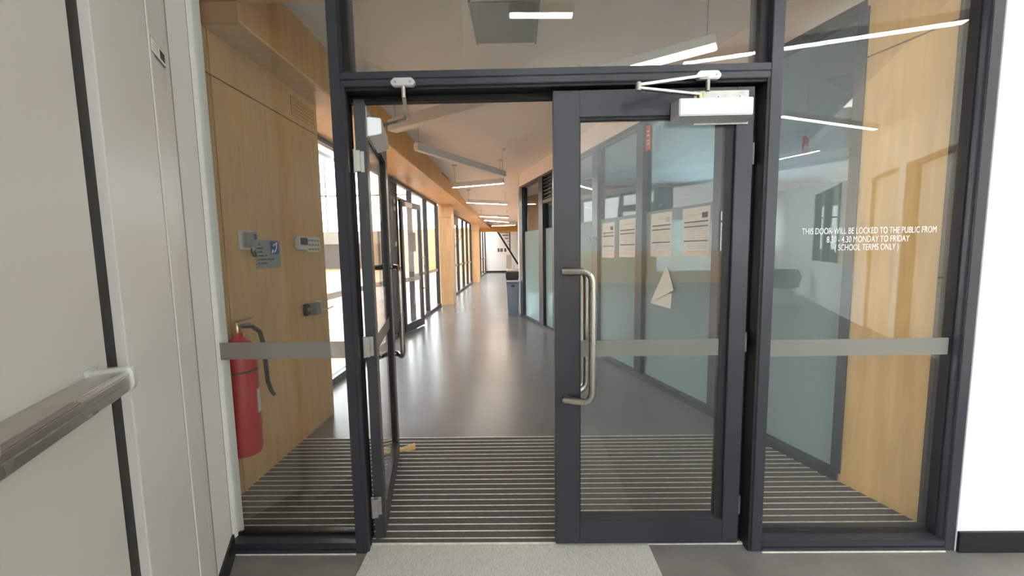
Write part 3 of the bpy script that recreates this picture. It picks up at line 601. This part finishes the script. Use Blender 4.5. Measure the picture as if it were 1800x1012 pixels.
# ================================================================== PENDANTS
def pendant(name, p0, p1, zb, lit, label, group, zc, mlit=None, h=.085, w=.062, wires=(1, 1)):
    p0, p1 = Vector(p0), Vector(p1); L_ = (p1-p0).length; a = math.atan2((p1-p0).y, (p1-p0).x)
    e = empty(name, (p0.x, p0.y, zb), a, label, 'pendant lamp', group)
    MB().prism([(-w/2, .004), (-w/2+.004, .0), (-w/2+.006, .010), (w/2-.006, .010), (w/2-.004, .0), (w/2, .004), (w/2, h), (-w/2, h)], 0, L_, 'x').build('housing', M_PENDANT, e)
    box('diffuser', (mlit or M_LIT) if lit else M_UNLIT, e, .01, L_-.01, -w/2+.007, w/2-.007, -.002, .009)
    for u, on in ((.05, wires[0]), (L_-.05, wires[1])):
        if not on: continue
        MB().tube([(u, 0, h), (u, 0, zc-zb)], .0028, 6).build('wire', M_GPLASTIC, e)
        MB().lathe([(.050, 0), (.046, -.018), (.020, -.028)], (u, 0, zc-zb), 16).build('ceiling_rose', M_WPLASTIC, e, smooth=True)
    return e
G1 = 'corridor pendant lamps'
v = Vector((1.156+1.183, .697-2.184, 0)).normalized()
A = Vector((-1.183, 2.184, 0))
pendant('linear_pendant', A, A+v*1.95, 2.545, False, 'unlit white linear pendant slanting above the open doorway', G1, H_C, h=.10, w=.10, wires=(1, 0))
pendant('linear_pendant', A+v*2.05, Vector((1.16, .695, 0)), 2.545, True, 'lit linear pendant seen through the glass above the doors', G1, H_C, M_LITN, h=.05, w=.11, wires=(0, 1))
pendant('linear_pendant', (-1.132, 2.88, 0), (-.187, 4.60, 0), 2.545, False, 'unlit grey linear pendant pointing away down the corridor', G1, H_C)
pendant('linear_pendant', (-1.162, 5.627, 0), (-.226, 5.263, 0), 2.55, True, 'nearest lit linear pendant over the middle of the corridor', G1, H_C)
pendant('linear_pendant', (-1.196, 7.935, 0), (-.244, 8.423, 0), 2.55, True, 'second lit corridor pendant counted from the doors', G1, 2.86)
pendant('linear_pendant', (-1.248, 11.785, 0), (-.307, 12.5, 0), 2.55, True, 'third lit corridor pendant counted from the doors', G1, 2.76)
pendant('linear_pendant', (-1.229, 13.6, 0), (-.356, 14.8, 0), 2.55, True, 'fourth lit corridor pendant counted from the doors', G1, 2.76)
pendant('linear_pendant', (-1.2, 17.2, 0), (-.1, 16.83, 0), 2.55, True, 'farthest lit corridor pendant near the end wall', G1, 2.76)
G2 = 'foyer pendant lamps'
def fp(p0, p1, z, lab): pendant('linear_pendant', p0, p1, z, True, lab, G2, H_F, M_LITF, .08, .07)
fp((1.654, -2.30, 0), (3.705, -1.667, 0), 3.2, 'long foyer pendant reflected as the top white streak in the sidelight')
fp((3.735, -3.989, 0), (5.692, -4.732, 0), 3.2, 'foyer pendant reflected as the middle white streak in the sidelight')
fp((5.502, -6.764, 0), (5.809, -6.074, 0), 3.2, 'short foyer pendant reflected as a small streak in the sidelight')
fp((-.04, -1.42, 0), (.46, -1.44, 0), 3.2, 'small foyer lamp reflected at the top of the transom glass')

# ================================================================== THINGS IN AND BEHIND THE RIGHT SIDE
def on_rw(name, y, z, label, cat, group=None, off=.0):
    p = Matrix.Translation((2.0475, 0, 0)) @ Matrix.Rotation(RW_ANG, 4, 'Z') @ Vector((y*RWL, off, z))
    return empty(name, p, RW_ANG, label, cat, group)        # local x deeper, +y towards the corridor
labs = ['paper notice farthest along the frosted glass, partly grey', 'second farthest paper notice on the frosted glass, without a picture', 'paper notice directly above the folded white sheet', 'nearest and largest-looking paper notice on the frosted glass']
for i, (yc, zc, w) in enumerate(((3.222, 1.504, .30), (2.811, 1.516, .338), (2.236, 1.528, .326), (1.780, 1.530, .337))):
    o = on_rw('notice', yc, zc, labs[i], 'notice', 'paper notices on the frosted glass', -.0445)
    hh = .215; w2_ = w/2
    box('sheet', M_PAPER, o, -w2_, w2_, 0, .0012, -hh, hh)
    # local +x is deeper = picture left, so the photo's right edge is -x
    if i != 1: box('picture', M_INKG if i == 2 else M_INK, o, -w2_+.03, -w2_+.095, .0012, .0016, .12, .165)
    for z in (.085, .045, -.080): box('heading_bar', M_INK, o, -w2_+.022, w2_-.022, .0012, .0016, z, z+.012)
    for z in (.15, .068, .026, .008, -.012, -.032, -.052, -.102, -.122, -.142, -.17): box('text_line', M_INKG, o, -w2_+.03, w2_-.03-random.random()*.08, .0012, .0015, z, z+.007)
# folded white sheet hanging from one corner
o = on_rw('folded_sheet', 2.19, 1.02, 'white folded sheet hanging from a corner below the notices', 'paper', None, -.044)
def U(y): return (y-2.19)*RWL
t = .0012
front = [(U(2.143), .004, .202), (U(2.38), .004, -.185), (U(2.015), .020, -.02), (U(2.10), .012, .16)]
MB().add(front+[(a, b-t, c) for a, b, c in front], [(0, 1, 2, 3), (7, 6, 5, 4), (0, 4, 5, 1), (1, 5, 6, 2), (2, 6, 7, 3), (3, 7, 4, 0)]).build('front_fold', M_PAPER, o)
back = [(U(2.30), .001, -.10), (U(2.37), .001, -.19), (U(2.073), .002, -.205), (U(2.06), .002, -.05)]
MB().add(back+[(a, b-t*.5, c) for a, b, c in back], [(0, 1, 2, 3), (7, 6, 5, 4), (0, 4, 5, 1), (1, 5, 6, 2), (2, 6, 7, 3), (3, 7, 4, 0)]).build('back_fold', M_PAPER, o)
o = on_rw('exit_blade_sign', 2.39, 2.495, 'narrow red sign high on the glazed wall past the closed door', 'sign')
box('plate', M_REDSIGN, o, -.035, .035, .0, .008, -.12, .12)
for z in (-.06, -.03, .02, .06): box('mark', M_PAPER, o, -.018, .018, .008, .009, z, z+.010)
# bins and drinking fountain
bn = empty('slim_bin', (-.105, 6.80, 0), 0, 'grey-blue slim plastic bin beside the white wall end', 'bin')
MB().hexa([(-.105, -.09, .0), (.105, -.09, .0), (.105, .28, .0), (-.105, .28, .0)], [(-.14, -.11, .70), (.135, -.11, .70), (.135, .33, .70), (-.14, .33, .70)]).build('body', M_BIN, bn, bevel=.012)
MB().box(-.148, .138, -.118, .335, .70, .735).build('rim', M_BIN, bn, bevel=.008); box('handle', M_DPLASTIC, bn, -.035, .03, -.121, -.108, .63, .665, .004)
MB().hexa([(-.075, -.107, .08), (.075, -.107, .08), (.075, -.10, .08), (-.075, -.10, .08)], [(-.095, -.115, .58), (.095, -.115, .58), (.095, -.105, .58), (-.095, -.105, .58)]).build('front_panel', M_BIN, bn)
bn2 = empty('black_bin', (-.125, 7.75, 0), 0, 'black-topped bin standing behind the slim grey bin', 'bin')
MB().hexa([(-.12, -.12, 0), (.12, -.12, 0), (.12, .25, 0), (-.12, .25, 0)], [(-.15, -.14, .72), (.145, -.14, .72), (.145, .28, .72), (-.15, .28, .72)]).build('body', M_DPLASTIC, bn2, bevel=.012); box('lid', M_DPLASTIC, bn2, -.16, .15, -.15, .29, .721, .90, .015)
df = empty('drinking_fountain', (-.14, 8.9, 0), 0, 'pale drinking fountain with tall splashback behind the bins', 'drinking fountain')
MB().lathe([(.10, 0), (.10, .70), (.13, .76), (.165, .88), (.165, .92), (.14, .905)], n=24).build('pedestal', M_WPLASTIC, df, smooth=True); box('splashback', M_BEIGE, df, -.16, -.02, .02, .12, .90, 1.28, .01); MB().tube([(.05, 0, .90), (.05, 0, .99), (.02, -.05, 1.0)], .012, 8).build('spout', M_STEEL, df, smooth=True)

# hall door leaf ajar
hd = empty('hall_door', (-1.925, 4.93, 0), math.atan2(.755, .113), 'open dark-framed glass door to the bright hall', 'door', kind='structure')
wd = .86
box('hinge_stile', M_ALU2, hd, 0, .08, 0, .045, .02, 2.27); box('lock_stile', M_ALU2, hd, wd-.09, wd, 0, .045, .02, 2.27); box('top_rail', M_ALU2, hd, .081, wd-.091, 0, .045, 2.17, 2.27); box('bottom_rail', M_ALU2, hd, .081, wd-.091, 0, .045, .02, .16)
box('pane', M_HALLGLASS, hd, .081, wd-.091, .018, .026, .16, 2.17); box('safety_band', M_BAND, hd, .081, wd-.091, .0165, .0172, .88, .96)
MB().tube([(wd-.05, 0, 1.3), (wd-.05, -.06, 1.3), (wd-.05, -.06, .72), (wd-.05, 0, .72)], .014, 10).build('pull_handle', M_STEEL, hd, smooth=True); box('door_closer', M_SATIN, hd, .06, .36, -.05, 0, 2.16, 2.24, .006)
box('notice', M_PAPER, hd, .35, .62, .027, .028, 1.42, 1.74); box('notice_border', M_INK, hd, .34, .63, .0262, .0270, 1.41, 1.75)

# end of corridor: sign, stair
o = empty('wall_sign', (-1.25, 23.595, 1.42), 0, 'tiny dark lettering on the far white wall', 'sign')
for x, w in ((0, .09), (.13, .05), (.21, .10), (.42, .12)): box('mark', M_INK, o, x, x+w, -.01, 0, -.10, .12)
st = empty('staircase', (-1.0, 20.6, 0), 0, 'far stair with dark slanting stringer beyond the corridor', 'staircase')
def bar(n, p, q, w, d_, m): MB().tube([p, q], w, 6).build(n, m, st)
bar('stringer', (-.12, 0, 2.5), (1.02, 0, .62), .055, 1, M_DPLASTIC); bar('hanger', (.58, 0, 2.5), (.58, 0, 1.36), .035, 1, M_DPLASTIC)
for k in range(5): box('tread', M_GPLASTIC, st, .02+k*.14, .50, .1, 1.0, 2.40-k*.17, 2.45-k*.17)

# foyer furniture seen as reflections
ch = empty('tub_chair', (6.75, -8.3, 0), math.radians(200), 'grey tub armchair on thin legs reflected in the right sidelight', 'armchair')
sh = MB(); n = 14
ring = [(math.radians(-20+220*i/n)) for i in range(n+1)]
vs = []; fs = []
for a in ring:
    hgt = .80 if math.sin(a) > .3 else .66
    vs += [(.30*math.cos(a), .30*math.sin(a), .36), (.38*math.cos(a), .38*math.sin(a), hgt), (.33*math.cos(a), .33*math.sin(a), hgt), (.25*math.cos(a), .25*math.sin(a), .36)]
for i in range(n):
    for j in range(4): fs.append((4*i+j, 4*i+(j+1) % 4, 4*i+4+(j+1) % 4, 4*i+4+j))
fs += [(0, 1, 2, 3), (4*n+3, 4*n+2, 4*n+1, 4*n)]
sh.add(vs, fs).build('shell', M_CHAIR, ch, smooth=True)
MB().lathe([(.22, .34), (.27, .36), (.27, .43), (.22, .46)], n=20).build('seat', M_CHAIR, ch, smooth=True)
for x, y in ((.22, .2), (-.22, .2), (.22, -.2), (-.22, -.2)): MB().tube([(x*.8, y*.8, .36), (x*1.3, y*1.3, 0)], .012, 8).build('leg', M_STEEL, ch)
o = empty('hanging_sign', (5.0, -5.3, 3.13), math.radians(-35), 'small red sign hanging in the foyer, reflected in the sidelight', 'sign')
box('plate', M_REDSIGN, o, -.10, .10, -.01, .01, -.13, .13); box('white_panel', M_PAPER, o, -.075, .075, .010, .012, -.07, -.03); MB().tube([(0, 0, .13), (0, 0, H_F-3.13)], .004, 6).build('cable', M_GPLASTIC, o)
